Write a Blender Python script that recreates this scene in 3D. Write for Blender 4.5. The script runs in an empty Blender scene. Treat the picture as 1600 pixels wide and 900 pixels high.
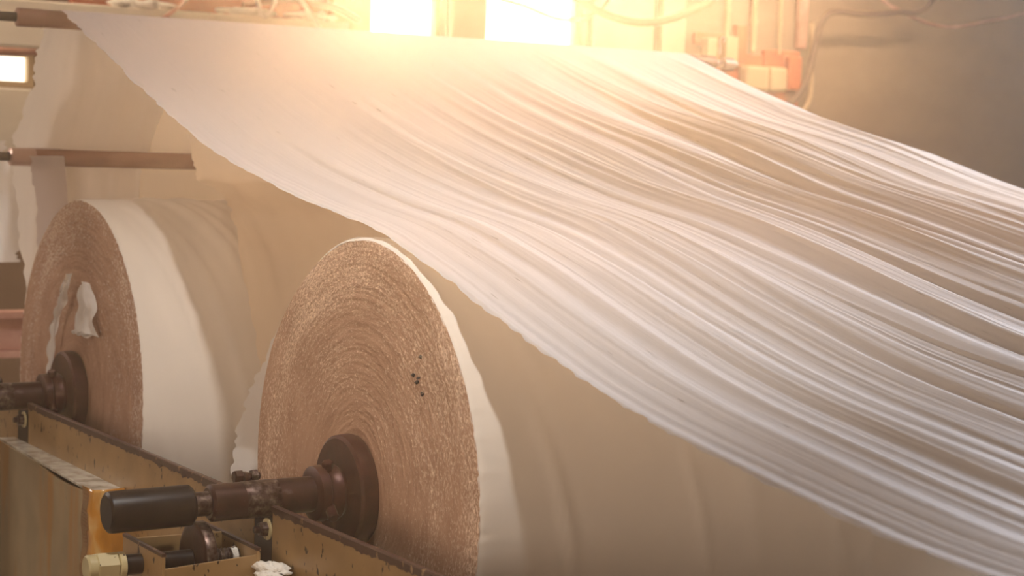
import bpy, math, random
import numpy as np
from mathutils import Vector, Matrix

S = bpy.context.scene
COL = S.collection
random.seed(7)
RNG = np.random.default_rng(11)

# ------------------------------------------------------------------ camera
CAM = (-2.0885, -4.1550, 0.8099)
FPX, YAW, PITCH, ROLL = 3012.9, 1.027227, 0.0688116, 0.0333035
F = Vector((math.cos(YAW)*math.cos(PITCH), math.sin(YAW)*math.cos(PITCH), -math.sin(PITCH)))
RT = Vector((math.sin(YAW), -math.cos(YAW), 0))
UP = RT.cross(F)
r_ = RT*math.cos(ROLL) + UP*math.sin(ROLL)
u_ = -RT*math.sin(ROLL) + UP*math.cos(ROLL)
cd = bpy.data.cameras.new('camera')
cam = bpy.data.objects.new('camera', cd); COL.objects.link(cam)
M = Matrix((r_, u_, -F)).transposed().to_4x4(); M.translation = Vector(CAM)
cam.matrix_world = M
cd.sensor_width = 36; cd.lens = FPX/1600*36
cd.clip_start = 0.05; cd.clip_end = 200
cd.dof.use_dof = True; cd.dof.focus_distance = 4.75; cd.dof.aperture_fstop = 4.0
S.camera = cam

# ------------------------------------------------------------------ view, world, sun, large lights
S.view_settings.view_transform = 'Standard'; S.view_settings.look = 'None'
S.view_settings.gamma = 1; S.view_settings.use_curve_mapping = False
S.view_settings.exposure = 0.08
S.cycles.use_denoising = True
S.cycles.volume_bounces = 1
S.cycles.max_bounces = 8; S.cycles.transparent_max_bounces = 8
S.cycles.sample_clamp_indirect = 4

w = bpy.data.worlds.new('sky'); S.world = w; w.use_nodes = True
bg = w.node_tree.nodes['Background']
bg.inputs[0].default_value = (1.0, 0.90, 0.74, 1); bg.inputs[1].default_value = 2.6

def aim(o, d):
    o.rotation_euler = Vector(d).to_track_quat('-Z', 'Y').to_euler()

def light(name, kind, loc, d, energy, color, **kw):
    l = bpy.data.lights.new(name, kind); l.energy = energy; l.color = color
    for k, v in kw.items(): setattr(l, k, v)
    o = bpy.data.objects.new(name, l); COL.objects.link(o); o.location = loc; aim(o, d)
    return o

SUN_D = (F + r_*((690-800)/FPX) - u_*((-250-450)/FPX)).normalized()     # low evening sun beyond the back windows
light('evening_sun', 'SUN', (3, 8, 4), -SUN_D, 9.5, (1.0, 0.60, 0.30), angle=math.radians(6.0))
light('overhead_lamp', 'SPOT', (-0.50, -1.3, 3.1), (0.42, 1.35, -2.6), 250, (1.0, 0.95, 0.90), shadow_soft_size=0.07, spot_size=math.radians(66), spot_blend=1.0)
light('web_side_fill', 'AREA', (6.4, 1.4, 3.0), (-1.0, -0.34, -0.52), 250, (0.93, 0.94, 1.0), shape='RECTANGLE', size=1.2, size_y=0.8, spread=math.radians(110))  # added off-frame side light, grazing the web so its folds stand out
light('front_left_fill', 'AREA', (-5.2, -3.4, 0.80), (1, 0.62, 0.0), 105, (1.0, 0.80, 0.62), shape='RECTANGLE', size=3.0, size_y=2.0)  # added soft fill for the roll ends and under the web; no doorway here

light('rear_top_fill', 'AREA', (0.2, 4.9, 3.2), (-0.1, 0.1, -1), 26, (1.0, 0.78, 0.55), shape='RECTANGLE', size=3.0, size_y=0.8, spread=math.radians(110))  # added fill from above for the dim beam and rear wall
light('switchgear_fill', 'AREA', (5.6, 4.4, 3.2), (0.0, 0.55, -1), 34, (1.0, 0.80, 0.58), shape='RECTANGLE', size=1.6, size_y=0.3, spread=math.radians(95))  # added fill so the switchgear stands out through the haze
light('rear_left_fill', 'AREA', (-3.2, 5.5, 1.5), (0.72, -0.7, -0.1), 80, (1.0, 0.90, 0.80), shape='RECTANGLE', size=1.6, size_y=1.4)  # added fill that backlights the hanging sheets from the rear left

# ------------------------------------------------------------------ helpers
def vnoise(x, y, seed=0):
    """smooth value noise of two numpy arrays, about -1..1"""
    xi = np.floor(x).astype(np.int64); yi = np.floor(y).astype(np.int64)
    xf = x-xi; yf = y-yi
    u = xf*xf*(3-2*xf); v = yf*yf*(3-2*yf)
    def h(a, b):
        n = (a*374761393 + b*668265263 + seed*974711) & 0x7fffffff
        n = ((n ^ (n >> 13))*1274126177) & 0x7fffffff
        n = n ^ (n >> 16)
        return (n & 0xffff)/32767.5 - 1
    return (h(xi, yi)*(1-u)+h(xi+1, yi)*u)*(1-v) + (h(xi, yi+1)*(1-u)+h(xi+1, yi+1)*u)*v

def empty(name, loc, label, cat, group=None):
    o = bpy.data.objects.new(name, None); COL.objects.link(o); o.location = loc
    o.empty_display_size = 0.1
    return tag(o, label, cat, group)

def tag(o, label, cat, group=None, kind=None):
    o['label'] = label; o['category'] = cat
    if group: o['group'] = group
    if kind: o['kind'] = kind
    return o

def link(name, verts, faces, mat, parent=None, smooth=True, bevel=0, sharp=35, rel=True):
    me = bpy.data.meshes.new(name)
    me.from_pydata(verts, [], faces); me.update()
    if smooth:
        me.polygons.foreach_set('use_smooth', [True]*len(me.polygons))
        if sharp: me.set_sharp_from_angle(angle=math.radians(sharp))
    me.materials.append(mat)
    o = bpy.data.objects.new(name, me); COL.objects.link(o)
    if parent: o.parent = parent
    if bevel:
        b = o.modifiers.new('bevel', 'BEVEL'); b.width = bevel; b.segments = 2; b.limit_method = 'ANGLE'
    return o

class MB:
    def __init__(s): s.v = []; s.f = []
    def add(s, v, f):
        n = len(s.v); s.v += [tuple(a) for a in v]; s.f += [tuple(i+n for i in q) for q in f]
        return s
    def box(s, a, b):
        x0, y0, z0 = a; x1, y1, z1 = b
        return s.add([(x0,y0,z0),(x1,y0,z0),(x1,y1,z0),(x0,y1,z0),(x0,y0,z1),(x1,y0,z1),(x1,y1,z1),(x0,y1,z1)],
                     [(0,3,2,1),(4,5,6,7),(0,1,5,4),(1,2,6,5),(2,3,7,6),(3,0,4,7)])
    def prism(s, poly, x0, x1):
        """polygon of (y,z) pairs extruded along x"""
        n = len(poly)
        v = [(x0, y, z) for y, z in poly] + [(x1, y, z) for y, z in poly]
        f = [tuple(range(n)), tuple(range(2*n-1, n-1, -1))]
        f += [(i, i+n, (i+1) % n+n, (i+1) % n) for i in range(n)]
        return s.add(v, f)
    def lathe(s, o, d, prof, n=48, jit=0):
        """prof: (distance along d, radius); closed by radius 0 at ends if wanted"""
        d = Vector(d).normalized(); a = d.orthogonal().normalized(); b = d.cross(a); o = Vector(o)
        v = []; f = []
        for t, r in prof:
            for k in range(n):
                th = 2*math.pi*k/n
                rr = r*(1+jit*random.uniform(-1, 1))
                v.append(o + d*t + (a*math.cos(th)+b*math.sin(th))*rr)
        for i in range(len(prof)-1):
            for k in range(n):
                k2 = (k+1) % n
                f.append((i*n+k, i*n+k2, (i+1)*n+k2, (i+1)*n+k))
        f.append(tuple(range(n-1, -1, -1))); m = (len(prof)-1)*n; f.append(tuple(range(m, m+n)))
        return s.add(v, f)
    def cyl(s, p0, p1, r, n=32, ch=0.002):
        p0 = Vector(p0); p1 = Vector(p1); L = (p1-p0).length
        return s.lathe(p0, p1-p0, [(0, r-ch), (ch, r), (L-ch, r), (L, r-ch)], n)
    def tube(s, pts, r, n=12):
        pts = [Vector(p) for p in pts]; v = []; f = []
        ref = Vector((0.13, 0.2, 0.97))
        for i, p in enumerate(pts):
            t = (pts[min(i+1, len(pts)-1)]-pts[max(i-1, 0)]).normalized()
            a = t.cross(ref)
            if a.length < 0.1: a = t.cross(Vector((1, 0, 0)))
            a.normalize(); b = t.cross(a)
            rr = r[i] if isinstance(r, (list, tuple)) else r
            for k in range(n):
                th = 2*math.pi*k/n
                v.append(p + (a*math.cos(th)+b*math.sin(th))*rr)
        for i in range(len(pts)-1):
            for k in range(n):
                k2 = (k+1) % n
                f.append((i*n+k, i*n+k2, (i+1)*n+k2, (i+1)*n+k))
        f.append(tuple(range(n-1, -1, -1))); m = (len(pts)-1)*n; f.append(tuple(range(m, m+n)))
        return s.add(v, f)
    def build(s, name, mat, parent=None, **k):
        return link(name, s.v, s.f, mat, parent, **k)

def spline(pts, n=12):
    P = [Vector(p) for p in pts]; out = []
    for i in range(len(P)-1):
        p0 = P[max(i-1, 0)]; p1 = P[i]; p2 = P[i+1]; p3 = P[min(i+2, len(P)-1)]
        for k in range(n):
            t = k/n
            out.append(0.5*((2*p1)+(p2-p0)*t+(2*p0-5*p1+4*p2-p3)*t*t+(3*p1-p0-3*p2+p3)*t**3))
    out.append(P[-1]); return out

def grid(name, X, Y, Z, mat, parent=None, flip=False, closed=False, sharp=0):
    ny, nx = X.shape
    me = bpy.data.meshes.new(name)
    co = np.stack([X, Y, Z], -1).reshape(-1, 3).astype(np.float32)
    j, i = np.meshgrid(np.arange(ny-1), np.arange(nx if closed else nx-1), indexing='ij')
    i2 = (i+1) % nx
    q = np.stack([j*nx+i, j*nx+i2, (j+1)*nx+i2, (j+1)*nx+i], -1).reshape(-1, 4)
    if flip: q = q[:, ::-1]
    me.vertices.add(len(co)); me.vertices.foreach_set('co', co.ravel())
    me.loops.add(q.size); me.loops.foreach_set('vertex_index', q.ravel().astype(np.int32))
    me.polygons.add(len(q)); me.polygons.foreach_set('loop_start', np.arange(0, q.size, 4, dtype=np.int32))
    me.update(calc_edges=True); me.validate()
    me.polygons.foreach_set('use_smooth', np.ones(len(me.polygons), bool))
    me.materials.append(mat)
    o = bpy.data.objects.new(name, me); COL.objects.link(o)
    if parent: o.parent = parent
    return o

# ------------------------------------------------------------------ materials
def nodes(name):
    m = bpy.data.materials.new(name); m.use_nodes = True
    nt = m.node_tree; nt.nodes.clear()
    out = nt.nodes.new('ShaderNodeOutputMaterial')
    return m, nt, out

def coords(nt, scale, kind='Object'):
    tc = nt.nodes.new('ShaderNodeTexCoord'); mp = nt.nodes.new('ShaderNodeMapping')
    mp.inputs['Scale'].default_value = scale
    nt.links.new(tc.outputs[kind], mp.inputs[0]); return mp.outputs[0]

def noise(nt, vec, scale=1, detail=4, rough=0.55, dist=0):
    n = nt.nodes.new('ShaderNodeTexNoise'); n.inputs['Scale'].default_value = scale
    n.inputs['Detail'].default_value = detail; n.inputs['Roughness'].default_value = rough
    n.inputs['Distortion'].default_value = dist
    nt.links.new(vec, n.inputs['Vector']); return n.outputs[0]

def ramp(nt, fac, stops):
    r = nt.nodes.new('ShaderNodeValToRGB'); e = r.color_ramp.elements
    while len(e) < len(stops): e.new(0.5)
    for k, (p, c) in enumerate(stops):
        e[k].position = p; e[k].color = (*c, 1) if len(c) == 3 else c
    nt.links.new(fac, r.inputs[0]); return r.outputs[0]

def mixc(nt, fac, a, b):
    m = nt.nodes.new('ShaderNodeMix'); m.data_type = 'RGBA'
    for s, val in ((0, fac), (6, a), (7, b)):
        if hasattr(val, 'is_output'): nt.links.new(val, m.inputs[s])
        elif s == 0: m.inputs[0].default_value = val
        else: m.inputs[s].default_value = (*val, 1)
    return m.outputs[2]

def bump(nt, h, strength, dist):
    b = nt.nodes.new('ShaderNodeBump'); b.inputs['Strength'].default_value = strength
    b.inputs['Distance'].default_value = dist
    nt.links.new(h, b.inputs['Height']); return b.outputs[0]

def paper(name, col, trans_col, tf=0.4, gloss=0.0, streak=(50, 1.2, 1.2), bs=0.25, bd=0.004, fleck=False):
    """thin tissue: diffuse and translucent, with drawn streaks along the web"""
    m, nt, out = nodes(name)
    v = coords(nt, streak)
    h = noise(nt, v, 1.0, 6, 0.6, 0.3)
    nrm = bump(nt, h, bs, bd)
    d = nt.nodes.new('ShaderNodeBsdfDiffuse'); t = nt.nodes.new('ShaderNodeBsdfTranslucent')
    c = ramp(nt, h, [(0.25, tuple(a*0.93 for a in col)), (0.7, col)])
    if fleck:
        fv = coords(nt, (95, 11, 11)); fn = noise(nt, fv, 1.0, 3, 0.5, 0)
        f = ramp(nt, fn, [(0.69, (0, 0, 0)), (0.76, (1, 1, 1))])
        c = mixc(nt, f, c, (0.36, 0.33, 0.30))
    nt.links.new(c, d.inputs[0]); t.inputs[0].default_value = (*trans_col, 1)
    nt.links.new(nrm, d.inputs['Normal']); nt.links.new(nrm, t.inputs['Normal'])
    mx = nt.nodes.new('ShaderNodeMixShader'); mx.inputs[0].default_value = tf
    nt.links.new(d.outputs[0], mx.inputs[1]); nt.links.new(t.outputs[0], mx.inputs[2])
    last = mx.outputs[0]
    if gloss:
        g = nt.nodes.new('ShaderNodeBsdfGlossy'); g.inputs['Roughness'].default_value = 0.42
        g.inputs[0].default_value = (0.95, 0.95, 1, 1)
        nt.links.new(nrm, g.inputs['Normal'])
        m2 = nt.nodes.new('ShaderNodeMixShader'); m2.inputs[0].default_value = gloss
        nt.links.new(last, m2.inputs[1]); nt.links.new(g.outputs[0], m2.inputs[2]); last = m2.outputs[0]
    nt.links.new(last, out.inputs[0]); return m

def pbsdf(name, color, rough=0.5, metal=0, bumpn=None, stops=None, sc=(6, 6, 6), detail=6, nr=0.6, spec=0.5, bsc=None, dist=0.0):
    m, nt, out = nodes(name)
    b = nt.nodes.new('ShaderNodeBsdfPrincipled'); b.inputs['Roughness'].default_value = rough
    b.inputs['Metallic'].default_value = metal; b.inputs['Specular IOR Level'].default_value = spec
    b.inputs['Base Color'].default_value = (*color, 1)
    if stops:
        n = noise(nt, coords(nt, sc), 1, detail, nr, dist)
        nt.links.new(ramp(nt, n, stops), b.inputs['Base Color'])
    if bumpn:
        n2 = noise(nt, coords(nt, bsc or sc), 1, 5, 0.6)
        nt.links.new(bump(nt, n2, bumpn[0], bumpn[1]), b.inputs['Normal'])
    nt.links.new(b.outputs[0], out.inputs[0]); return m

def painted(name, paint, chip, amount=0.62, stain=None, rough=0.38):
    """old enamel over dark steel with chips and stains"""
    m, nt, out = nodes(name)
    b = nt.nodes.new('ShaderNodeBsdfPrincipled'); b.inputs['Roughness'].default_value = rough
    n1 = noise(nt, coords(nt, (9, 9, 9)), 1, 3, 0.5)
    base = ramp(nt, n1, [(0.35, paint), (0.65, tuple(c*0.8 for c in paint))])
    if stain:
        n3 = noise(nt, coords(nt, (9, 9, 1.4)), 1, 3, 0.5)
        base = mixc(nt, ramp(nt, n3, [(0.50, (0, 0, 0)), (0.64, (1, 1, 1))]), base, stain)
    n2 = noise(nt, coords(nt, (55, 45, 28)), 1, 5, 0.55)
    k = ramp(nt, n2, [(amount, (0, 0, 0)), (amount+0.02, (1, 1, 1))])
    nt.links.new(mixc(nt, k, base, chip), b.inputs['Base Color'])
    nt.links.new(bump(nt, k, 0.35, -0.0015), b.inputs['Normal'])
    nt.links.new(b.outputs[0], out.inputs[0]); return m

def end_grain(name, dark, mid, light_, lo=0.50, hi=0.64, fr=40):
    """edges of thousands of torn tissue layers: short curled flecks lying along the circles"""
    m, nt, out = nodes(name)
    tc = nt.nodes.new('ShaderNodeTexCoord'); sp = nt.nodes.new('ShaderNodeSeparateXYZ')
    nt.links.new(tc.outputs['Object'], sp.inputs[0])
    def math_(op, a, b=None):
        n = nt.nodes.new('ShaderNodeMath'); n.operation = op
        for i, val in enumerate((a, b)):
            if val is None: continue
            if hasattr(val, 'is_output'): nt.links.new(val, n.inputs[i])
            else: n.inputs[i].default_value = val
        return n.outputs[0]
    r = math_('SQRT', math_('ADD', math_('MULTIPLY', sp.outputs[1], sp.outputs[1]), math_('MULTIPLY', sp.outputs[2], sp.outputs[2])))
    def vec(a, b):
        cb = nt.nodes.new('ShaderNodeCombineXYZ')
        nt.links.new(math_('MULTIPLY', r, a), cb.inputs[0])
        nt.links.new(math_('MULTIPLY', sp.outputs[1], b), cb.inputs[1])
        nt.links.new(math_('MULTIPLY', sp.outputs[2], b), cb.inputs[2]); return cb.outputs[0]
    n1 = noise(nt, vec(fr*4.6, fr*2.5), 1, 5, 0.7, 0.5)
    n2 = noise(nt, vec(22, 9), 1, 4, 0.6, 0.4)
    n3 = noise(nt, vec(7, 2.5), 1, 3, 0.5, 0.3)
    base = ramp(nt, n2, [(0.3, dark), (0.7, mid)])
    lo_n = math_('ADD', n1, math_('MULTIPLY', math_('SUBTRACT', n3, 0.5), 0.30))
    lo_n = math_('ADD', lo_n, math_('MULTIPLY', math_('SUBTRACT', r, 0.42), 0.34))
    c = mixc(nt, ramp(nt, lo_n, [(lo, (0, 0, 0)), (hi, (1, 1, 1))]), base, light_)
    b = nt.nodes.new('ShaderNodeBsdfPrincipled'); b.inputs['Roughness'].default_value = 0.95
    b.inputs['Specular IOR Level'].default_value = 0.1
    nt.links.new(c, b.inputs['Base Color'])
    nt.links.new(bump(nt, n1, 0.7, 0.004), b.inputs['Normal'])
    nt.links.new(b.outputs[0], out.inputs[0]); return m

WHITE = (0.86, 0.83, 0.82)
M_WEB = paper('tissue_web', (0.76, 0.72, 0.71), (0.92, 0.68, 0.46), 0.38, 0.06, (60, 1.1, 1.1), 0.30, 0.004, fleck=True)
M_BODY = paper('tissue_roll_side', (0.88, 0.82, 0.75), (0.8, 0.66, 0.5), 0.15, 0.0, (4, 3, 3), 0.25, 0.01)
M_SHEET = paper('tissue_hanging', (0.88, 0.78, 0.66), (0.92, 0.76, 0.58), 0.42, 0.0, (14, 1.4, 0.8), 0.3, 0.006)
M_FLAP = paper('tissue_white', (0.90, 0.88, 0.86), (0.9, 0.82, 0.75), 0.4, 0.0, (14, 5, 3), 0.4, 0.006)
M_LAV = paper('tissue_lavender', (0.56, 0.49, 0.48), (0.66, 0.56, 0.52), 0.3, 0.0, (14, 5, 1), 0.2, 0.004)
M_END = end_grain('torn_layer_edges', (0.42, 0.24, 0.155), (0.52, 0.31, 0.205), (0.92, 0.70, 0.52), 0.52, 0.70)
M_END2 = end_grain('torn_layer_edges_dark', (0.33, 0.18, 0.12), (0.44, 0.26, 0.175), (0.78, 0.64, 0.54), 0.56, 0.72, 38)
M_STEEL = pbsdf('oily_brown_steel', (0.05, 0.03, 0.025), 0.36, 0.3, (0.25, 0.002), [(0.3, (0.030, 0.010, 0.006)), (0.62, (0.062, 0.022, 0.015)), (0.74, (0.16, 0.11, 0.095))], (22, 22, 22), bsc=(60, 60, 60))
M_RUB = pbsdf('black_cap_steel', (0.02, 0.014, 0.012), 0.38, 0.0, (0.12, 0.001), [(0.35, (0.012, 0.007, 0.006)), (0.75, (0.026, 0.016, 0.013))], (14, 14, 14), spec=0.28, bsc=(90, 90, 90))
M_WORN = pbsdf('worn_bright_steel', (0.3, 0.25, 0.22), 0.36, 0.8, (0.3, 0.003), [(0.40, (0.06, 0.032, 0.025)), (0.56, (0.17, 0.12, 0.10)), (0.76, (0.42, 0.37, 0.33))], (48, 48, 48))
M_HUB = pbsdf('red_brown_flange', (0.07, 0.03, 0.025), 0.4, 0.3, (0.3, 0.003), [(0.3, (0.042, 0.012, 0.007)), (0.6, (0.08, 0.023, 0.014)), (0.76, (0.15, 0.065, 0.045))], (13, 13, 13), spec=0.35)
M_PAINT = painted('ochre_enamel', (0.36, 0.22, 0.09), (0.04, 0.018, 0.01), 0.625)
M_PANEL = painted('stained_ochre_panel', (0.36, 0.27, 0.15), (0.06, 0.03, 0.015), 0.74, stain=(0.38, 0.20, 0.06))
M_EDGE = painted('chipped_dark_edge', (0.075, 0.034, 0.024), (0.32, 0.2, 0.1), 0.63)
M_CREAMP = painted('cream_paint', (0.60, 0.50, 0.27), (0.08, 0.05, 0.03), 0.64)
M_LEDGE = pbsdf('bare_ledge_steel', (0.55, 0.5, 0.42), 0.25, 0.2, (0.3, 0.003), [(0.3, (0.30, 0.24, 0.17)), (0.6, (0.75, 0.70, 0.60))], (20, 20, 20))
M_ROLLER = pbsdf('brown_roller_steel', (0.2, 0.09, 0.05), 0.4, 0.5, None, [(0.3, (0.21, 0.095, 0.055)), (0.7, (0.30, 0.14, 0.085))], (3, 20, 20))
M_ROLLTIP = pbsdf('pale_roller_end', (0.5, 0.34, 0.28), 0.35, 0.6)
M_WALL = pbsdf('stained_plaster', (0.4, 0.31, 0.22), 0.9, 0, (0.3, 0.01), [(0.3, (0.21, 0.125, 0.075)), (0.7, (0.31, 0.205, 0.13))], (0.9, 0.9, 1.3), 7)
M_PANELW = pbsdf('cream_wall_panel', (0.62, 0.5, 0.35), 0.7, 0, None, [(0.3, (0.55, 0.42, 0.28)), (0.7, (0.68, 0.55, 0.38))], (1.5, 1.5, 2))
M_BEAM = pbsdf('cream_beam_paint', (0.78, 0.72, 0.6), 0.6, 0, (0.2, 0.01), [(0.3, (0.70, 0.62, 0.50)), (0.7, (0.82, 0.76, 0.64))], (2, 4, 4))
M_LINT = pbsdf('white_lint', (0.85, 0.8, 0.72), 1, 0, (0.8, 0.02), None, (30, 30, 30))
M_RUST = pbsdf('rust_orange', (0.42, 0.14, 0.05), 0.75, 0, (0.3, 0.01), [(0.3, (0.36, 0.06, 0.012)), (0.7, (0.55, 0.12, 0.03))], (5, 5, 5))
M_RUSTPINK = pbsdf('dusty_red_pipe', (0.5, 0.24, 0.18), 0.7, 0, None, [(0.3, (0.38, 0.15, 0.10)), (0.7, (0.60, 0.33, 0.25))], (5, 5, 5))
M_CABLE = pbsdf('brown_cable', (0.10, 0.04, 0.02), 0.6)
M_HOSE = pbsdf('dusty_hose', (0.30, 0.13, 0.06), 0.6)
M_CONDUIT = pbsdf('tan_conduit', (0.50, 0.33, 0.18), 0.6)
M_SWITCH = pbsdf('cream_switch_box', (0.50, 0.35, 0.20), 0.6)
M_FRAME = pbsdf('window_frame_paint', (0.72, 0.58, 0.34), 0.6)
M_FLOOR = pbsdf('oily_concrete', (0.2, 0.17, 0.13), 0.6, 0, (0.3, 0.01), [(0.3, (0.10, 0.08, 0.06)), (0.7, (0.22, 0.19, 0.15))], (1.2, 1.2, 1.2))
M_CEIL = pbsdf('ceiling_paint', (0.5, 0.44, 0.36), 0.9)
M_DARK = pbsdf('grimy_dark_iron', (0.03, 0.02, 0.015), 0.6, 0.2)

def glass():
    m, nt, out = nodes('dusty_glass')
    t = nt.nodes.new('ShaderNodeBsdfTransparent'); g = nt.nodes.new('ShaderNodeBsdfGlossy')
    g.inputs['Roughness'].default_value = 0.1
    mx = nt.nodes.new('ShaderNodeMixShader'); mx.inputs[0].default_value = 0.06
    nt.links.new(t.outputs[0], mx.inputs[1]); nt.links.new(g.outputs[0], mx.inputs[2]); nt.links.new(mx.outputs[0], out.inputs[0])
    return m
M_GLASS = glass()
def amber():
    m, nt, out = nodes('amber_resin_tape')
    b = nt.nodes.new('ShaderNodeBsdfPrincipled')
    n = noise(nt, coords(nt, (14, 14, 5)), 1, 3, 0.5, 0.3)
    nt.links.new(ramp(nt, n, [(0.3, (0.30, 0.12, 0.015)), (0.5, (0.55, 0.24, 0.035)), (0.68, (0.70, 0.50, 0.22))]), b.inputs['Base Color'])
    b.inputs['Roughness'].default_value = 0.18; b.inputs['Coat Weight'].default_value = 0.6
    nt.links.new(bump(nt, n, 0.5, 0.006), b.inputs['Normal'])
    nt.links.new(b.outputs[0], out.inputs[0]); return m
M_AMBER = amber()

# ------------------------------------------------------------------ room
ZF, ZC, YB = -0.75, 3.3, 6.0
def struct(o): o['kind'] = 'structure'; return o
struct(MB().box((-6.2, -9.2, ZF-0.1), (10.2, 6.2, ZF)).build('floor', M_FLOOR, smooth=False))
struct(MB().box((-6.2, -9.2, ZC), (10.2, 6.2, ZC+0.1)).build('ceiling', M_CEIL, smooth=False))
struct(MB().box((-6.2, -9.2, ZF), (-6.0, 6.2, ZC)).build('wall_left', M_WALL, smooth=False))
struct(MB().box((10.0, -9.2, ZF), (10.2, 6.2, ZC)).build('wall_right', M_WALL, smooth=False))
struct(MB().box((-6.0, -9.2, ZF), (10.0, -9.0, ZC)).build('wall_front', M_WALL, smooth=False))
wb = MB()
XS = [(-6.0, ZF, 0.62, ZC), (0.62, ZF, 1.06, 1.08), (0.62, 1.28, 1.06, ZC), (1.06, ZF, 3.0, 3.05), (1.06, 3.05, 5.4, ZC),
      (3.0, ZF, 4.53, 1.35), (3.53, 1.35, 3.79, 3.05), (4.53, ZF, 5.06, 1.95), (5.06, ZF, 5.4, 3.05), (5.4, ZF, 10.0, ZC)]
for x0, z0, x1, z1 in XS: wb.box((x0, YB, z0), (x1, YB+0.2, z1))
struct(wb.build('wall_back', M_WALL, smooth=False))
# a lighter boarded bay between the windows and the switchgear
pnl = MB().box((4.56, YB-0.03, 0.9), (5.02, YB-0.001, 1.95)).box((5.06, YB-0.07, 0.6), (5.24, YB-0.001, 3.0))
struct(pnl.build('trim_1', M_PANELW, smooth=False, bevel=0.01))
struct(MB().box((3.54, YB-0.05, 1.3), (3.78, YB-0.001, 3.05)).build('trim_2', M_PANELW, smooth=False, bevel=0.01))

def window(name, x0, x1, z0, z1, bars=1):
    t = 0.035
    m = MB().box((x0, YB+0.08, z0), (x0+t, YB+0.14, z1)).box((x1-t, YB+0.08, z0), (x1, YB+0.14, z1))
    m.box((x0+t, YB+0.08, z0), (x1-t, YB+0.14, z0+t)).box((x0+t, YB+0.08, z1-t), (x1-t, YB+0.14, z1))
    for k in range(1, bars+1):
        zz = z0+(z1-z0)*(0.8 if bars == 1 else k/(bars+1))
        m.box((x0+t, YB+0.09, zz-0.012), (x1-t, YB+0.13, zz+0.012))
    fr = m.build('window_frame', M_FRAME, smooth=False)
    e = bpy.data.objects.new(name, None); COL.objects.link(e); e['kind'] = 'structure'
    fr.parent = e
    MB().box((x0+t, YB+0.105, z0+t), (x1-t, YB+0.112, z1-t)).build('pane', M_GLASS, e, smooth=False)
struct(MB().box((0.2, YB-0.03, 0.35), (1.7, YB-0.001, 1.075)).build('trim_3', M_BEAM, smooth=False, bevel=0.01))
window('window_1', 3.0, 3.53, 1.35, 3.05)
window('window_2', 3.79, 4.53, 1.35, 3.05)
window('window_3', 0.62, 1.06, 1.08, 1.28, 0)
window('unseen_window', 4.53, 5.06, 1.95, 3.05)  # unseen opening above the view, added to let more sun in

# ------------------------------------------------------------------ the big web of tissue
PL = np.array([(2.38,1.256),(2.04,1.136),(1.72,1.025),(1.44,.933),(1.12,.829),(.78,.747),(.32,.668),(0.12,.642),(-.04,.618),(-.36,.540),(-.65,.450),(-.96,.362),
               (-1.18,.315),(-1.39,.283),(-1.66,.243),(-1.90,.212),(-2.07,.201),(-2.6,.185),(-3.3,.20)])[::-1]
PR = np.array([(2.38,1.251),(1.92,1.105),(1.45,.975),(.93,.868),(.463,.748),(0.0,.655),(-.5,.56),(-1.0,.475),(-1.6,.39),(-2.4,.31),(-3.3,.26)])[::-1]
def prof(P, y):
    yy = np.linspace(-3.3, 2.38, 400); z = np.interp(yy, P[:, 0], P[:, 1])
    k = np.exp(-np.linspace(-2, 2, 25)**2); k /= k.sum()
    zp = np.concatenate([z[0]-(z[1]-z[0])*np.arange(12, 0, -1), z, z[-1]+(z[-1]-z[-2])*np.arange(1, 13)])
    z = np.convolve(zp, k, 'valid'); return np.interp(y, yy, z)
W = 2.676
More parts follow.
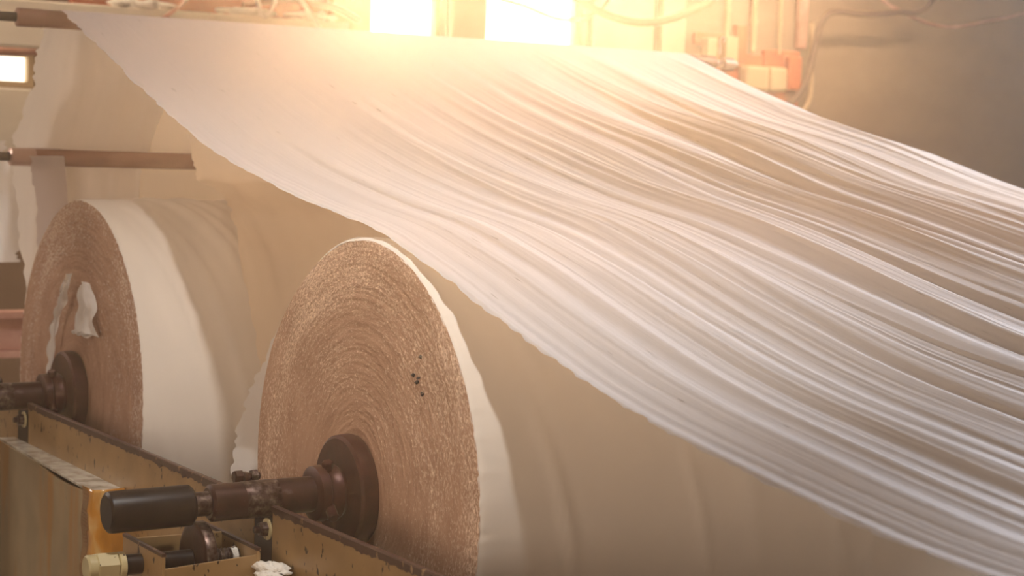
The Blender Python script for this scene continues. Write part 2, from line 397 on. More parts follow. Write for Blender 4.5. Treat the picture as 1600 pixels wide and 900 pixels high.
def make_web():
    nx, ns = 760, 330
    u = np.linspace(0, 1, nx)[None, :]; y1 = np.linspace(2.385, -3.3, ns)[:, None]
    edge = 0.006*vnoise(y1*9, y1*0, 3) + 0.005*vnoise(y1*31, y1*0, 5) + 0.004*np.maximum(0, vnoise(y1*85, y1*0, 6))
    x0 = 0.012 + edge; x1 = W + 0.004*vnoise(y1*12, y1*0, 8)
    X = x0 + (x1-x0)*u; Y = np.repeat(y1, nx, 1)
    s = (2.385-Y)                                  # distance from the top roller
    zl = prof(PL, y1); zr = prof(PR, y1)
    b = np.clip(u*1.25, 0, 1); b = b*b*(3-2*b)
    Z = zl*(1-b) + zr*b
    H = np.zeros_like(X)
    g = np.random.default_rng(5)
    grow = 0.03 + 0.97*np.clip((s-1.15+X*0.72)/1.7, 0, 1)**1.2*np.clip(s/0.25, 0, 1)
    for k in range(230):
        xc = g.uniform(0.17, W-0.02); big = g.random() < 0.28
        wd = g.uniform(0.03, 0.07) if big else g.uniform(0.008, 0.024)
        a = (g.uniform(0.007, 0.019) if big else g.uniform(0.0015, 0.0055))
        a *= 0.2+0.8*min(1, max(0, (xc-0.18)/0.6))
        sc = g.uniform(0.2, 4.6); sl = g.uniform(0.9, 2.6) if big else g.uniform(0.35, 1.6)
        dr = g.uniform(-0.035, 0.035); ph = g.uniform(0, 6.28)
        cx = xc + dr*(s-sc) + 0.008*np.sin(s*1.2+ph) + 0.0015*np.sin(s*5+ph*2)
        t = (X-cx)/wd
        t = np.where(t > 0, t*1.5, t*0.75)         # steep on one side, long on the other
        env = np.exp(-((s-sc)/sl)**4)
        H += (a if g.random() < 0.72 else -a*0.8)*np.exp(-np.abs(t)**2.0)*env
    H = H*grow
    H += 0.0026*vnoise(X*34, Y*0.55, 21)*grow + 0.0012*vnoise(X*95, Y*1.1, 22)*grow
    H += 0.006*vnoise(X*3.2, Y*0.4, 23)*np.clip(s/1.0, 0, 1)*np.clip(X/0.3, 0, 1)
    # it rides on the top of the front roll
    ride = np.exp(-((Y+0.02)/0.3)**2)
    H = H*(1-0.0*ride) + 0.004*ride
    Z = Z + H
    top = np.sqrt(np.maximum(0, 0.612**2 - Y**2))  # never below the wound roll under it
    Z = np.where((np.abs(Y) < 0.55), np.maximum(Z, top), Z)
    # over the top roller and a hand's breadth down its back
    ang = np.linspace(0.35, 2.6, 14)[::-1][:, None]
    yr = 2.405 + 0.0335*np.sin(ang-0.35); zr_ = 1.2235 + 0.0335*np.cos(ang-0.35)
    Xr = np.repeat(X[:1], 14, 0); Yr = np.repeat(yr, nx, 1); Zr = np.repeat(zr_, nx, 1)
    o = grid('paper_web', np.concatenate([Xr, X]), np.concatenate([Yr, Y]), np.concatenate([Zr, Z]), M_WEB, flip=False)
    return tag(o, 'wide white tissue web sloping down from the top roller in long wrinkled folds', 'paper web')
make_web()

# ------------------------------------------------------------------ guide rollers
def guide_roller(y, z, xl, xr, r, label, mat_end):
    e = empty('guide_roller', (xl, y, z), label, 'roller', 'horizontal steel guide rollers')
    L = xr-xl
    MB().cyl((0, 0, 0), (L, 0, 0), r, 40, 0.003).build('roller_tube', M_ROLLER, e)
    MB().cyl((-0.5, 0, 0), (0.0, 0, 0), r*0.52, 28, 0.001).build('journal', M_DARK, e)
    MB().lathe((-0.012, 0, 0), (1, 0, 0), [(0, r*0.8), (0.004, r*1.04), (0.09, r*1.04), (0.094, r*0.98)], 40).build('end_collar', mat_end, e)
    MB().cyl((L, 0, 0), (L+0.12, 0, 0), r*0.45, 24, 0.001).cyl((L+0.045, 0, 0), (L+0.10, 0, 0), r*0.85, 32, 0.003).build('bearing', M_ROLLTIP, e)
    return e
R1 = guide_roller(2.405, 1.2235, -0.125, 2.83, 0.031, 'brown steel guide roller at the top carrying the wide white web', M_ROLLER)
R2 = guide_roller(2.70, 0.745, -0.055, 2.83, 0.031, 'brown steel guide roller with pale end collar above the rear paper roll', M_ROLLTIP)
tag(MB().box((-0.66, 2.34, ZF), (-0.61, 2.47, 1.32)).box((-0.66, 2.47, 0.66), (-0.61, 2.77, 0.84)).build('roller_upright', M_PAINT, smooth=False, bevel=0.004), 'ochre steel upright holding the left ends of both guide rollers', 'upright')
# dangling hook of wire at the far end of the top roller
MB().tube(spline([(2.86,2.405,1.262),(2.862,2.405,1.29),(2.852,2.40,1.315),(2.868,2.40,1.335),(2.88,2.40,1.322),(2.868,2.40,1.312)], 6), 0.0035, 8) \
    .build('wire_hook', M_ROLLTIP)
MB().cyl((2.82-R1.location.x, 0, -0.03), (2.82-R1.location.x, 0, -0.18), 0.006, 12).build('bearing_rod', M_ROLLTIP, R1)
tag(bpy.data.objects['wire_hook'], 'thin curled wire tied round the far right end of the top roller', 'wire')

# ------------------------------------------------------------------ hanging sheets behind the rolls
def sheet(name, mat, label, pts, xl, xr, nx=120, ns=160, amp=0.004, fold=10, rag=(0.01, 0.01), seed=1, cat='paper sheet', group=None):
    """pts: (y, z) down the sheet; xl, xr: lists of x at the same stations"""
    n = len(pts); tt = np.linspace(0, n-1, ns)
    yc = np.interp(tt, range(n), [p[0] for p in pts]); zc = np.interp(tt, range(n), [p[1] for p in pts])
    k = np.ones(9)/9
    def sm(a):
        p = np.concatenate([a[0]-(a[1]-a[0])*np.arange(4, 0, -1), a, a[-1]+(a[-1]-a[-2])*np.arange(1, 5)]); return np.convolve(p, k, 'valid')
    yc, zc = sm(yc), sm(zc)
    L = sm(np.interp(tt, range(n), xl)); Rr = sm(np.interp(tt, range(n), xr))
    q = tt*3
    L = L + rag[0]*(vnoise(q*1.3, q*0, seed)+0.6*vnoise(q*5, q*0, seed+1)); Rr = Rr + rag[1]*(vnoise(q*1.3, q*0, seed+2)+0.6*vnoise(q*5, q*0, seed+3))
    u = np.linspace(0, 1, nx)[None, :]
    X = L[:, None]*(1-u) + Rr[:, None]*u
    dy = np.gradient(yc); dz = np.gradient(zc); nn = np.sqrt(dy*dy+dz*dz)+1e-9
    h = amp*(vnoise(X*fold, tt[:, None]*0.35+X*0, seed+7) + 0.5*vnoise(X*fold*2.7, tt[:, None]*0.6+X*0, seed+8))
    Y = yc[:, None] + h*(dz/nn)[:, None]; Z = zc[:, None] - h*(dy/nn)[:, None]
    return tag(grid(name, X, Y, Z, mat), label, cat, group)

sheet('paper_sheet', M_SHEET, 'tan tissue sheet hanging behind the rear roller, right of the white strip',
      [(2.46,1.19),(2.60,0.95),(2.76,0.72),(2.80,0.3),(2.80,-0.3)], [0.05]*5, [2.7]*5, amp=0.004, seed=31)
sheet('paper_sheet', M_FLAP, 'pale tissue strip running from the top roller down to the rear roller',
      [(2.415,1.19),(2.52,1.0),(2.70,0.79),(2.755,0.70),(2.77,0.3),(2.77,-0.3)], [-0.035,-0.04,-0.06,-0.03,0.02,0.05], [0.47,0.475,0.46,0.44,0.44,0.44], amp=0.006, fold=14, rag=(0.012, 0.004), seed=41)
sheet('paper_strip', M_LAV, 'narrow grey-lilac tissue strip wrapped over left end of rear roller',
      [(2.755,0.76),(2.70,0.781),(2.664,0.745),(2.664,0.60),(2.66,0.3),(2.66,0.0)], [-0.01,0.0,0.0,0.02,0.03,0.03], [0.12,0.125,0.125,0.14,0.15,0.15], nx=40, amp=0.001, rag=(0.006, 0.001), seed=51)
sheet('paper_sheet', M_SHEET, 'tan tissue draped over the rear roll and rising behind the big web',
      [(2.02,1.02),(1.94,0.84),(1.89,0.69),(1.78,0.643),(1.60,0.592),(1.42,0.47),(1.29,0.28),(1.235,0.05),(1.235,-0.25),(1.22,-0.6)],
      [0.31,0.315,0.318,0.37,0.33,0.29,0.28,0.30,0.31,0.30], [2.55]*10, nx=200, ns=260, amp=0.010, fold=9, rag=(0.006, 0.01), seed=61)
sheet('paper_sheet', M_FLAP, 'bright ragged scrap of tissue hanging at the left of the rear roller',
      [(3.3,0.80),(3.32,0.60),(3.3,0.45),(3.28,0.33)], [-0.45,-0.45,-0.43,-0.42], [0.10,0.16,0.185,0.15], nx=60, amp=0.03, fold=9, rag=(0.01, 0.02), seed=71)

# ------------------------------------------------------------------ the two jumbo rolls
def roll(name, loc, R, label, endmat, wrinkle, seed, oval=0.0):
    e = empty(name, loc, label, 'paper roll', 'jumbo tissue rolls on the frame')
    nt_ = 900
    th = np.linspace(0, 2*math.pi, nt_, endpoint=False)[None, :]
    c, s = np.cos(th), np.sin(th)
    # side
    xs = np.concatenate([[0.0, 0.004, 0.010], np.linspace(0.02, 2.65, 190)])[:, None]
    ed = 0.0015*vnoise(c*40+60, s*40+60, seed) * np.exp(-xs/0.02)
    rr = R + ed - 0.006*np.exp(-xs/0.006)
    for k in range(wrinkle):
        xc = RNG.uniform(0.05, 1.2); a = RNG.uniform(0.004, 0.011); wd = RNG.uniform(0.012, 0.035); tc = RNG.uniform(0.6, 3.4); sp = RNG.uniform(0.3, 0.9)
        dth = th - tc
        rr = rr + a*np.exp(-np.abs((xs-xc-0.16*dth)/wd)**1.7)*np.exp(-(dth/sp)**2)
    rr = rr + 0.0015*vnoise(xs*6, np.cos(th)*3+9, seed+4)*np.clip(xs/0.1, 0, 1)
    oor = 1 - oval*np.exp(-((th-0.98)/0.42)**2)          # slightly flattened at its upper back
    rr = rr*oor
    X = xs + 0*th; Y = rr*c; Z = rr*s
    X = X + np.where(xs < 0.011, 1, 0)*0.0015*vnoise(c*55+60, s*55+60, seed+2)
    grid('wound_tissue', X, Y, Z, M_BODY, e, flip=True, closed=True)
    # torn end face
    rad = np.linspace(0.06, R-0.004, 150)[:, None]
    dx = 0.0007*vnoise(rad*130+0.4*vnoise(c*14+30, s*14+30, 4), rad*c*45+rad*s*23+70, seed+5)*1.0
    dx = dx + 0.0011*vnoise(rad*230, rad*s*40+50, seed+6) + 0.003*vnoise(rad*c*9+40, rad*s*9+40, seed+7)
    dx = dx*np.clip((R-rad)/0.02, 0, 1) + 0.018*np.clip((rad-(R-0.05))/0.05, 0, 1)**2*0.3
    Xf = -0.004 + dx + 0.0*c; wob = 0.0015*vnoise(c*30+60, s*30+60, seed+9)
    Yf = rad*c*(1+wob)*oor; Zf = rad*s*(1+wob)*oor
    grid('end_face', Xf, Yf, Zf, endmat, e, flip=False, closed=True)
    return e
NEAR = roll('paper_roll', (0, 0, 0), 0.60, 'nearer large tissue roll with torn brown end, under the wide web', M_END, 10, 100, 0.030)
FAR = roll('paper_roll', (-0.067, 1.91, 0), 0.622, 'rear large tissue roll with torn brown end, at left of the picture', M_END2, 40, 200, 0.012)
# loose outer wrap of the near roll, standing off at its back
def loose_wrap():
    nth, nx = 220, 60
    th = np.linspace(1.50, -0.125, nth)[:, None]; u = np.linspace(0, 1, nx)[None, :]
    off = np.interp(th, [-0.12, -0.03, 0.14, 0.27, 0.43, 0.6, 1.5], [0.162, 0.148, 0.085, 0.04, 0.012, 0.003, 0.002])
    rag = 0.010*vnoise(th*16, th*0, 3)+0.006*vnoise(th*50, th*0, 4)
    X = -0.006 + 0.014*np.clip((th-0.35)/0.2, 0, 1) + 0.6*u + rag*(1-u)*np.clip((0.75-th)/0.3, 0.1, 1)
    rr = 0.602*(1 - 0.030*np.exp(-((th-0.98)/0.42)**2)) + off*(1-0.3*u) + 0.004*vnoise(X*20, th*4+0*u, 9)*np.clip(off/0.03, 0, 1)
    grid('loose_wrap', X, rr*np.cos(th), rr*np.sin(th), M_FLAP, NEAR)['label'] = 'loose white outer ply standing off the back of the roll'
loose_wrap()
for y, z, a, b in [(-0.290, 0.300, 0.012, 0.004), (-0.303, 0.285, 0.005, 0.014), (-0.312, 0.296, 0.006, 0.009), (-0.335, 0.262, 0.010, 0.004), (-0.318, 0.345, 0.004, 0.012)]:
    MB().lathe((-0.012, y, z), (1, 0.2, 0.1), [(0, 0.001), (0.003, a*0.5), (0.008, b*0.4), (0.012, 0.001)], 7, jit=0.4).build('dark_speck', M_DARK, NEAR)['label'] = 'dark speck of dirt'
# crumpled white scraps stuck on the rear roll's end
def scrap(pts, seed, parent, name='torn_scrap'):
    """pts: outline centre line (y,z,width)"""
    n = 40; m = 14; tt = np.linspace(0, len(pts)-1, n)
    yc = np.interp(tt, range(len(pts)), [p[0] for p in pts])[:, None]; zc = np.interp(tt, range(len(pts)), [p[1] for p in pts])[:, None]
    wd = np.interp(tt, range(len(pts)), [p[2] for p in pts])[:, None]
    u = np.linspace(-1, 1, m)[None, :]
    wob = 0.25*vnoise(tt*1.9, tt*0, seed)[:, None]
    Y = yc + (u+wob)*wd/2; Z = zc + 0.008*vnoise(u*3, tt[:, None], seed+1)
    X = -0.022 - 0.016*(1-u*u) - 0.014*vnoise(u*4+9, tt[:, None]*0.9+9, seed+2)
    o = grid(name, X, Y, Z, M_FLAP, parent); o['label'] = 'crumpled white scrap of tissue'
scrap([(-0.15,0.36,0.05),(-0.16,0.32,0.11),(-0.165,0.26,0.16),(-0.17,0.21,0.22),(-0.165,0.195,0.21)], 5, FAR)
scrap([(-0.01,0.375,0.012),(0.02,0.34,0.035),(0.07,0.295,0.012),(0.10,0.26,0.03),(0.135,0.22,0.008),(0.155,0.16,0.018),(0.175,0.09,0.012),(0.185,0.03,0.006)], 15, FAR)

# ------------------------------------------------------------------ shafts
def shaft(loc, label):
    e = empty('roll_shaft', loc, label, 'shaft', 'steel shafts through the tissue rolls')
    e.rotation_euler.y = -0.022
    X = (1, 0, 0)
    MB().lathe((-0.384, 0, 0), X, [(0, 0.036), (0.006, 0.0435), (0.17, 0.0435), (0.34, 0.0425), (0.45, 0.0425)], 56).build('shaft_tube', M_STEEL, e)
    MB().lathe((-0.30, 0, 0), X, [(0, 0.0441), (0.001, 0.0444), (0.085, 0.0444), (0.086, 0.0441)], 56).build('worn_band', M_WORN, e)
    MB().lathe((-0.43, 0, 0), X, [(0, 0.026), (0.002, 0.0285), (0.052, 0.0285), (0.054, 0.026)], 40).build('neck', M_WORN, e)
    MB().lathe((-0.63, 0, 0), X, [(0, 0.040), (0.005, 0.0465), (0.012, 0.048), (0.198, 0.048), (0.204, 0.043)], 56).build('end_cap', M_RUB, e)
    MB().lathe((-0.050, 0, 0), X, [(0, 0.128), (0.006, 0.136), (0.034, 0.138), (0.046, 0.134), (0.052, 0.12)], 72).build('flange', M_HUB, e)
    c = MB().lathe((-0.122, 0, 0), X, [(0, 0.050), (0.005, 0.066), (0.026, 0.068), (0.030, 0.060), (0.034, 0.058), (0.044, 0.066), (0.060, 0.068), (0.072, 0.060), (0.078, 0.06)], 56).build('collar', M_HUB, e)
    d = Vector((-0.15, -0.85, -0.45)).normalized(); p = Vector((-0.086, 0, 0))+d*0.055
    MB().cyl(p, p+d*0.045, 0.013, 20, 0.003).build('set_screw', M_HUB, c)
    d = Vector((-0.15, -0.25, 0.9)).normalized(); p = Vector((-0.075, 0, 0))+d*0.055
    MB().cyl(p, p+d*0.028, 0.014, 6, 0.002).build('set_screw', M_HUB, c)
    return e
shaft((0, 0, -0.013), 'dark steel shaft with black end cap through the nearer tissue roll')
shaft((-0.067, 1.91, -0.008), 'dark steel shaft with flange through the rear tissue roll')

# ------------------------------------------------------------------ machine frame
XB = -0.24
def frame():
    e = empty('machine_frame', (XB, 0, ZF), 'long yellow-ochre steel side frame notched for the two roll shafts', 'machine frame')
    e2 = lambda z: z-ZF
    zt = -0.029
    def side(y0, y1, slant=0.0):
        # plate and its dark chipped upper lip
        MB().prism([(y0, e2(-0.75)), (y1, e2(-0.75)), (y1, e2(zt-0.012)), (y0, e2(zt-0.012))], 0.0, 0.010).build('side_plate', M_PAINT, e, smooth=False, bevel=0.0015)
        n = int(abs(y1-y0)/0.012); ys = np.linspace(y0, y1, n)
        lip = MB()
        v = []; f = []
        for i, y in enumerate(ys):
            d = 0.004*abs(random.gauss(0, 1))
            v += [(-0.0035, y, e2(zt-0.014-d)), (-0.004, y, e2(zt-0.001)), (0.0, y, e2(zt+0.001)), (0.013, y, e2(zt)), (0.014, y, e2(zt-0.012))]
        for i in range(len(ys)-1):
            for k in range(5):
                a = i*5+k; b = i*5+(k+1) % 5
                f.append((a, b, b+5, a+5))
        f.append((4, 3, 2, 1, 0)); m = (len(ys)-1)*5; f.append((m, m+1, m+2, m+3, m+4))
        lip.add(v, f); lip.build('top_lip', M_EDGE, e, smooth=False)
    side(0.060, 1.860); side(-3.2, -0.045); side(1.965, 3.4)
    # saddles under the two shafts
    for y in (0.0, 1.91):
        MB().box((0.0, y-0.06 if y else -0.046, e2(-0.5)), (0.06, y+0.06, e2(-0.066))).build('bearing_saddle', M_DARK, e, smooth=False, bevel=0.003)
    # ledge and lower panel on the outer side
    MB().add([(-0.052, 2.0, e2(-0.158)), (-0.092, 0.96, e2(-0.158)), (-0.0005, 0.96, e2(-0.158)), (-0.0005, 2.0, e2(-0.158)),
              (-0.052, 2.0, e2(-0.166)), (-0.092, 0.96, e2(-0.166)), (-0.0005, 0.96, e2(-0.166)), (-0.0005, 2.0, e2(-0.166))],
             [(0, 1, 2, 3), (7, 6, 5, 4), (0, 4, 5, 1), (1, 5, 6, 2), (2, 6, 7, 3), (3, 7, 4, 0)]).build('ledge', M_LEDGE, e, smooth=False, bevel=0.001)['label'] = 'bare shiny steel ledge'
    ys = np.linspace(2.0, 0.96, 60); v = []; f = []
    for i, y in enumerate(ys):
        t = (2.0-y)/1.04; x = -0.053-0.040*t
        sag = -0.012*math.sin(math.pi*min(1, max(0, (t-0.45)/0.5))) - 0.004
        v += [(x-0.002, y, e2(-0.162+sag)), (x-0.002, y, e2(-0.75)), (x+0.006, y, e2(-0.75)), (x+0.006, y, e2(-0.162+sag))]
    for i in range(59):
        for k in range(4):
            a = i*4+k; b = i*4+(k+1) % 4; f.append((a, b, b+4, a+4))
    f.append((3, 2, 1, 0)); f.append((236, 237, 238, 239))
    MB().add(v, f).build('lower_panel', M_PANEL, e, smooth=False)
    # amber tape round the panel's end
    n = 26; v = []; f = []
    for i in range(n):
        z = -0.150-0.26*i/(n-1)
        for k, (x, y) in enumerate([(-0.100, 1.02), (-0.101, 0.952), (-0.096, 0.942), (-0.05, 0.937), (-0.004, 0.942), (0.0, 0.96)]):
            v.append((x+0.003*math.sin(i*0.5+k), y+0.003*math.sin(i*0.37+k*2), e2(z)))
    for i in range(n-1):
        for k in range(5):
            a = i*6+k; f.append((a, a+1, a+7, a+6))
    o = MB().add(v, f).build('amber_tape', M_AMBER, e)
    o['label'] = 'shiny amber tape'
    o.modifiers.new('s', 'SOLIDIFY').thickness = 0.002
    # dark post at the far left
    return e
frame()
tag(MB().box((-0.52, 2.05, ZF), (-0.40, 2.20, -0.045)).build('support_post', M_DARK, smooth=False, bevel=0.004), 'dark iron post at the far left edge below the rear shaft', 'post')

def clamp_bolt(loc, label):
    e = empty('clamp_bolt', loc, label, 'bolt', 'hex bolts on top beside the shafts')
    MB().lathe((-0.030, 0, 0), (1, 0, 0), [(0, 0.013), (0.003, 0.0165), (0.020, 0.0165), (0.022, 0.014)], 6).build('bolt_head', M_STEEL, e, smooth=False)
    MB().cyl((-0.01, 0, 0), (0.036, 0, 0), 0.0095, 20, 0.001).build('shank', M_STEEL, e)
    MB().lathe((0.014, 0, 0), (1, 0, 0), [(0, 0.014), (0.002, 0.0165), (0.014, 0.0165), (0.017, 0.013)], 6).build('nut', M_WORN, e, smooth=False)
    MB().box((-0.004, -0.014, -0.095), (0.008, 0.014, 0.010)).build('lug', M_STEEL, e, smooth=False, bevel=0.002)
    return e
clamp_bolt((-0.265, 0.062, 0.025), 'dark hex bolt and nut standing behind the nearer shaft')
clamp_bolt((-0.33, 1.972, 0.030), 'dark hex bolt and nut behind the rear shaft at the left edge')
def plate_bolt(loc, label):
    e = empty('frame_bolt', loc, label, 'bolt', 'brass-coloured bolts on the frame ends')
    MB().lathe((0, 0, 0), (-1, 0, 0), [(0, 0.026), (0.004, 0.026), (0.005, 0.022)], 24).build('washer', M_CREAMP, e)
    MB().lathe((-0.005, 0, 0), (-1, 0, 0), [(0, 0.019), (0.014, 0.019), (0.018, 0.015)], 6).build('nut', M_WORN, e, smooth=False)
    MB().cyl((-0.02, 0, 0), (-0.036, 0, 0), 0.009, 16, 0.002).build('thread_end', M_WORN, e)
    return e
plate_bolt((XB, -0.020, -0.088), 'worn brass-coloured nut below the nearer shaft at the frame notch')
plate_bolt((XB, 1.90, -0.088), 'worn brass-coloured nut below the rear shaft at the left edge')

# ------------------------------------------------------------------ roller bracket in front of the nearer shaft
def bracket():
    e = empty('wheel_bracket', (0, 0, ZF), 'ochre steel bracket box around the small support wheel', 'bracket')
    zz = lambda z: z-ZF
    def plate(x0, x1, y0, y1, zt0, zt1, zb, name):
        MB().prism([(y0, zz(zb)), (y1, zz(zb)), (y1, zz(zt1)), (y0, zz(zt0))], x0, x1).build(name, M_PAINT, e, smooth=False, bevel=0.001)
        MB().prism([(y0-0.0005, zz(zt0-0.006)), (y1, zz(zt1-0.006)), (y1, zz(zt1+0.001)), (y0-0.0005, zz(zt0+0.001))], x0-0.001, x1+0.001).build('worn_edge', M_EDGE, e, smooth=False)
    plate(-0.545, -0.537, -0.135, 0.12, -0.103, -0.103, -0.75, 'side_plate')
    plate(-0.305, -0.297, -0.11, 0.24, -0.112, -0.112, -0.75, 'side_plate')
    MB().add([(-0.537, -0.132, zz(-0.138)), (-0.305, -0.108, zz(-0.128)), (-0.305, -0.100, zz(-0.128)), (-0.537, -0.124, zz(-0.138)),
              (-0.537, -0.132, zz(-0.75)), (-0.305, -0.108, zz(-0.75)), (-0.305, -0.100, zz(-0.75)), (-0.537, -0.124, zz(-0.75))],
             [(0, 1, 2, 3), (7, 6, 5, 4), (0, 4, 5, 1), (1, 5, 6, 2), (2, 6, 7, 3), (3, 7, 4, 0)]).build('front_plate', M_PAINT, e, smooth=False, bevel=0.001)
    MB().box((-0.537, 0.10, zz(-0.75)), (-0.305, 0.108, zz(-0.112))).build('back_plate', M_PAINT, e, smooth=False, bevel=0.001)
bracket()
def wheel():
    zc = -0.150
    e = empty('support_roller', (-0.402, 0, zc), 'small dark steel roller disc under the neck of the nearer shaft', 'roller')
    X = (1, 0, 0)
    MB().lathe((-0.020, 0, 0), X, [(0, 0.070), (0.002, 0.082), (0.005, 0.0865), (0.031, 0.0865), (0.034, 0.082), (0.036, 0.07)], 64).build('wheel_disc', M_STEEL, e)
    MB().lathe((-0.014, 0, 0), X, [(0, 0.0866), (0.001, 0.0872), (0.023, 0.0872), (0.024, 0.0866)], 64).build('worn_rim', M_WORN, e)
    MB().cyl((-0.20, 0, 0), (-0.02, 0, 0), 0.0235, 32, 0.002).build('axle', M_RUB, e)
    t = MB()
    pr = []
    for k in range(9): pr += [(0.02+k*0.009, 0.021), (0.0245+k*0.009, 0.017)]
    t.lathe((0, 0, 0), X, pr, 28).build('thread', M_WORN, e)
    MB().lathe((0.075, 0, 0), X, [(-0.004, 0.012), (0.002, 0.019), (0.014, 0.023), (0.02, 0.012)], 18, jit=0.12).build('grease_lump', M_LINT, e)
    n = MB().lathe((-0.253, 0, 0), X, [(0, 0.028), (0.004, 0.0345), (0.05, 0.0345), (0.055, 0.028)], 6).build('lock_nut', M_CREAMP, e, smooth=False)
    n['label'] = 'cream-painted hexagonal nut'
    MB().lathe((-0.199, 0, 0), X, [(0, 0.029), (0.002, 0.031), (0.014, 0.031), (0.016, 0.028)], 32).build('washer', M_CREAMP, e)
    MB().cyl((-0.273, 0, 0), (-0.248, 0, 0), 0.029, 28, 0.004).build('axle_tip', M_CREAMP, e)
wheel()
# shred of tissue lint caught between bracket and frame
def fluff():
    n = 26
    th = np.linspace(0, 2*math.pi, n, endpoint=False)[None, :]; ph = np.linspace(0.02, math.pi-0.02, 16)[:, None]
    rr = 1+0.35*vnoise(np.cos(th)*np.sin(ph)*4+20, np.cos(ph)*4+np.sin(th)*3+20, 77)+0.2*vnoise(np.cos(th)*9+20, ph*7, 78)
    X = 0.040*rr*np.sin(ph)*np.cos(th); Y = 0.055*rr*np.sin(ph)*np.sin(th); Z = 0.018*rr*np.cos(ph)
    o = grid('lint_shred', X, Y, Z, M_LINT, closed=True, flip=True)
    o.location = (-0.285, -0.150, -0.160)
    tag(o, 'white crumpled shred of lint caught beside the frame notch', 'lint')
fluff()

# ------------------------------------------------------------------ things along the back wall
tag(MB().box((-5.9, 5.45, 1.27), (2.62, 5.60, 1.505)).build('ceiling_beam', M_BEAM, smooth=False, bevel=0.008),
    'cream painted horizontal beam behind the top roller', 'beam')
def lint_pile(x, y, z, L, seed):
    n = 40; th = np.linspace(0, 2*math.pi, 20, endpoint=False)[None, :]; t = np.linspace(0, 1, n)[:, None]
    r = 0.035*np.sin(np.pi*t)**0.4*(1+0.7*vnoise(t*9, np.cos(th)*2+9, seed))+0.002
    o = grid('lint_pile', t*L+0*th, r*np.cos(th)*1.3, r*0.6*np.sin(th)+0.006, M_LINT, closed=True)
    o.location = (x, y, z); return o
for i, (x, L, lab) in enumerate([(1.25, 0.40, 'heap of white lint on the cream beam, leftmost'), (1.85, 0.35, 'heap of white lint on the cream beam, middle one'), (2.25, 0.32, 'heap of white lint on the cream beam near its right end')]):
    tag(lint_pile(x, 5.50, 1.519, L, 90+i), lab, 'lint', 'lint heaps on the cream beam')
tag(MB().box((1.2, 5.9, 1.42), (2.70, 5.97, 1.86)).build('rusty_panel', M_RUST, smooth=False, bevel=0.01), 'rust-orange panel above the cream beam at the back', 'panel')
tag(MB().box((2.72, 5.88, 1.30), (2.97, 5.98, 1.95)).build('shutter_panel', M_FRAME, smooth=False, bevel=0.01), 'yellowish panel between rusty panel and bright window', 'panel')
tag(MB().tube([(-0.6, 5.7, 1.19), (0.5, 5.75, 1.235), (1.3, 5.8, 1.30)], 0.028).build('pipe', M_RUSTPINK), 'dusty red pipe crossing above the small left window', 'pipe')
tag(MB().tube(spline([(1.50,5.40,1.44),(1.62,5.4,1.53),(1.72,5.4,1.66)], 8), 0.012).build('cable', M_RUSTPINK), 'short reddish cable rising off the cream beam', 'cable', 'cables at the back wall')
tag(MB().tube(spline([(2.02,5.40,1.70),(2.06,5.4,1.55),(2.09,5.4,1.50),(2.14,5.4,1.56),(2.16,5.4,1.70)], 8), 0.011).build('cable', M_LINT), 'white looped cable hanging over the cream beam', 'cable', 'cables at the back wall')
tag(MB().tube(spline([(2.22,5.42,1.70),(2.30,5.4,1.60),(2.40,5.4,1.48),(2.46,5.4,1.40)], 8), 0.013).build('cable', M_LINT), 'pale cable running down across the cream beam end', 'cable', 'cables at the back wall')
tag(MB().tube(spline([(2.05,5.6,1.57),(2.35,5.6,1.62),(2.6,5.6,1.59),(2.75,5.6,1.53)], 8), 0.02).build('hose', M_HOSE), 'short rusty hose arched over the cream beam', 'hose', 'dusty hoses at the back')
# rail below, seen at the far left
tag(MB().box((-3.0, 4.6, -0.02), (1.4, 4.7, 0.015)).box((-3.0, 4.6, -0.20), (1.4, 4.7, -0.17)).box((-3.0, 4.66, -0.17), (1.4, 4.68, -0.02)).build('side_rail', M_RUSTPINK, smooth=False, bevel=0.003), 'dull red-brown rail behind the rear roll at the left edge', 'rail')

# wires and the thick hose in front of the right window
tag(MB().tube(spline([(3.80,5.55,3.25),(3.84,5.55,2.3),(3.95,5.55,1.92),(4.15,5.55,1.76),(4.40,5.55,1.66),(4.68,5.55,1.64),(4.98,5.55,1.72),(5.2,5.55,1.88),(5.35,5.55,2.4),(5.38,5.55,3.25)], 12), 0.026, 14).build('hose', M_HOSE), 'thick dusty hose sagging in front of the right window', 'hose', 'dusty hoses at the back')
tag(MB().tube(spline([(3.66,5.7,1.73),(3.86,5.7,1.70),(4.12,5.7,1.635),(4.30,5.7,1.65),(4.44,5.7,1.72),(4.52,5.7,1.84)], 10), 0.011, 8).build('wire', M_CABLE), 'thin drooping wire across the right window', 'wire')

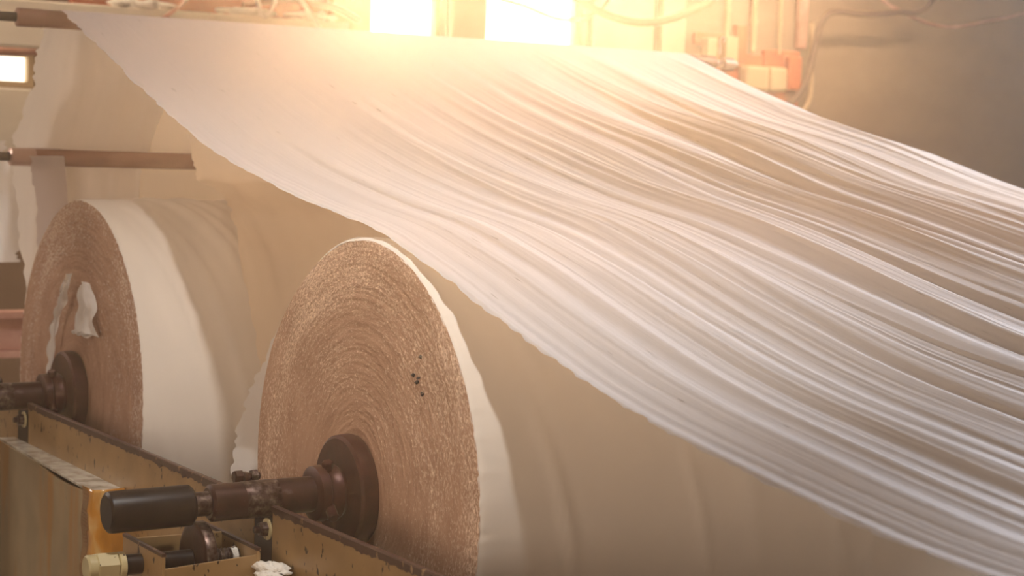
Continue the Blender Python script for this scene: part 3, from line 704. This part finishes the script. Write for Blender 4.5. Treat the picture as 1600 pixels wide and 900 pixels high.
# switchgear on the wall to the right
def switchgear():
    e = empty('switchgear_board', (5.7, 5.97, 1.2), 'rust-orange switch board with cream boxes on the right back wall', 'switch board')
    def P(x, z): return (x-5.7, z-1.2)
    def bx(name, x0, z0, x1, z1, d, mat, b=0.008, back=0.0):
        a = P(x0, z0); c = P(x1, z1)
        return MB().box((a[0], -d, a[1]), (c[0], -back, c[1])).build(name, mat, e, smooth=False, bevel=b)
    bx('back_board', 5.42, 1.22, 6.16, 1.52, 0.03, M_RUST)
    bx('back_board', 5.32, 1.56, 5.60, 1.64, 0.04, M_RUST)
    bx('back_board', 5.88, 1.10, 6.18, 1.56, 0.05, M_RUST)
    bx('switch_box', 5.36, 1.42, 5.44, 1.60, 0.12, M_SWITCH, back=0.041)
    bx('switch_box', 5.50, 1.44, 5.60, 1.62, 0.13, M_SWITCH, back=0.041)
    bx('switch_box', 5.68, 1.28, 5.86, 1.44, 0.13, M_SWITCH, 0.02, back=0.031)
    bx('switch_box', 5.86, 1.28, 6.00, 1.44, 0.15, M_SWITCH, 0.02, back=0.051)
    bx('switch_box', 5.70, 1.22, 5.86, 1.27, 0.12, M_SWITCH, 0.01, back=0.031)
    bx('red_box', 5.62, 1.46, 5.70, 1.70, 0.09, M_RUST, back=0.031)
    bx('red_box', 6.04, 1.30, 6.15, 1.52, 0.11, M_RUST, back=0.051)
switchgear()
for x, z0, lab in [(5.58, 1.66, 'tan vertical conduit above the switch board, leftmost'), (5.80, 1.60, 'tan vertical conduit above the switch board, second from left'), (6.02, 1.60, 'thin tan conduit above the switch board, third from left')]:
    r = 0.012 if x > 6 else 0.02
    tag(MB().cyl((x, 5.95, z0), (x, 5.95, 3.28), r, 16).cyl((x, 5.95, z0+0.12), (x, 5.95, z0+0.15), r*1.3, 16).tube(spline([(x, 5.95, z0+0.01), (x-0.01, 5.93, z0-0.03), (x-0.04, 5.90, z0-0.07)], 5), r*0.7).build('conduit', M_CONDUIT), lab, 'conduit', 'vertical conduits above the switch board')
tag(MB().box((6.17, 5.93, 1.58), (6.24, 5.98, 3.28)).build('cable_duct', M_RUSTPINK, smooth=False, bevel=0.004), 'dull red vertical duct right of the conduits', 'duct')
tag(MB().tube(spline([(5.99,5.82,1.19),(6.10,5.82,1.27),(6.17,5.82,1.40),(6.22,5.82,1.60),(6.27,5.82,1.76),(6.38,5.82,1.83),(6.62,5.82,1.83),(6.9,5.82,1.86),(7.2,5.82,1.93),(7.4,5.82,2.4),(7.45,5.82,3.25)], 12), 0.022, 12).build('cable', M_CABLE), 'dark cable bending down beside the switch board from the right', 'cable', 'cables at the back wall')
tag(MB().tube(spline([(6.28,5.94,1.76),(6.29,5.94,1.50),(6.28,5.93,1.25),(6.17,5.92,1.12)], 12), 0.016, 12).build('cable', M_CONDUIT), 'tan cable hanging straight down right of the switch board', 'cable', 'cables at the back wall')
tag(MB().tube(spline([(6.62,5.88,3.25),(6.68,5.88,2.4),(6.80,5.88,2.0),(7.0,5.88,1.88),(7.4,5.88,1.80),(7.8,5.88,1.86),(8.4,5.88,2.02),(8.9,5.88,2.4),(9.0,5.88,3.25)], 12), 0.014, 12).build('cable', M_RUSTPINK), 'reddish cable sagging across the right wall at the top', 'cable', 'cables at the back wall')

# ------------------------------------------------------------------ haze volume added to scatter the sun into a veiling glow
m, nt, out = nodes('glow_scatter')
vs = nt.nodes.new('ShaderNodeVolumeScatter'); vs.inputs['Density'].default_value = 0.0085; vs.inputs['Anisotropy'].default_value = 0.87
vs.inputs['Color'].default_value = (1, 0.97, 0.93, 1)
nt.links.new(vs.outputs[0], out.inputs['Volume'])
hz = MB().box((-5.9, -8.9, ZF+0.01), (9.9, 3.2, ZC-0.02)).build('glow_haze', m, smooth=False)
tag(hz, 'thin haze added for the warm sun glow, ending behind the guide rollers', 'haze', kind='stuff')
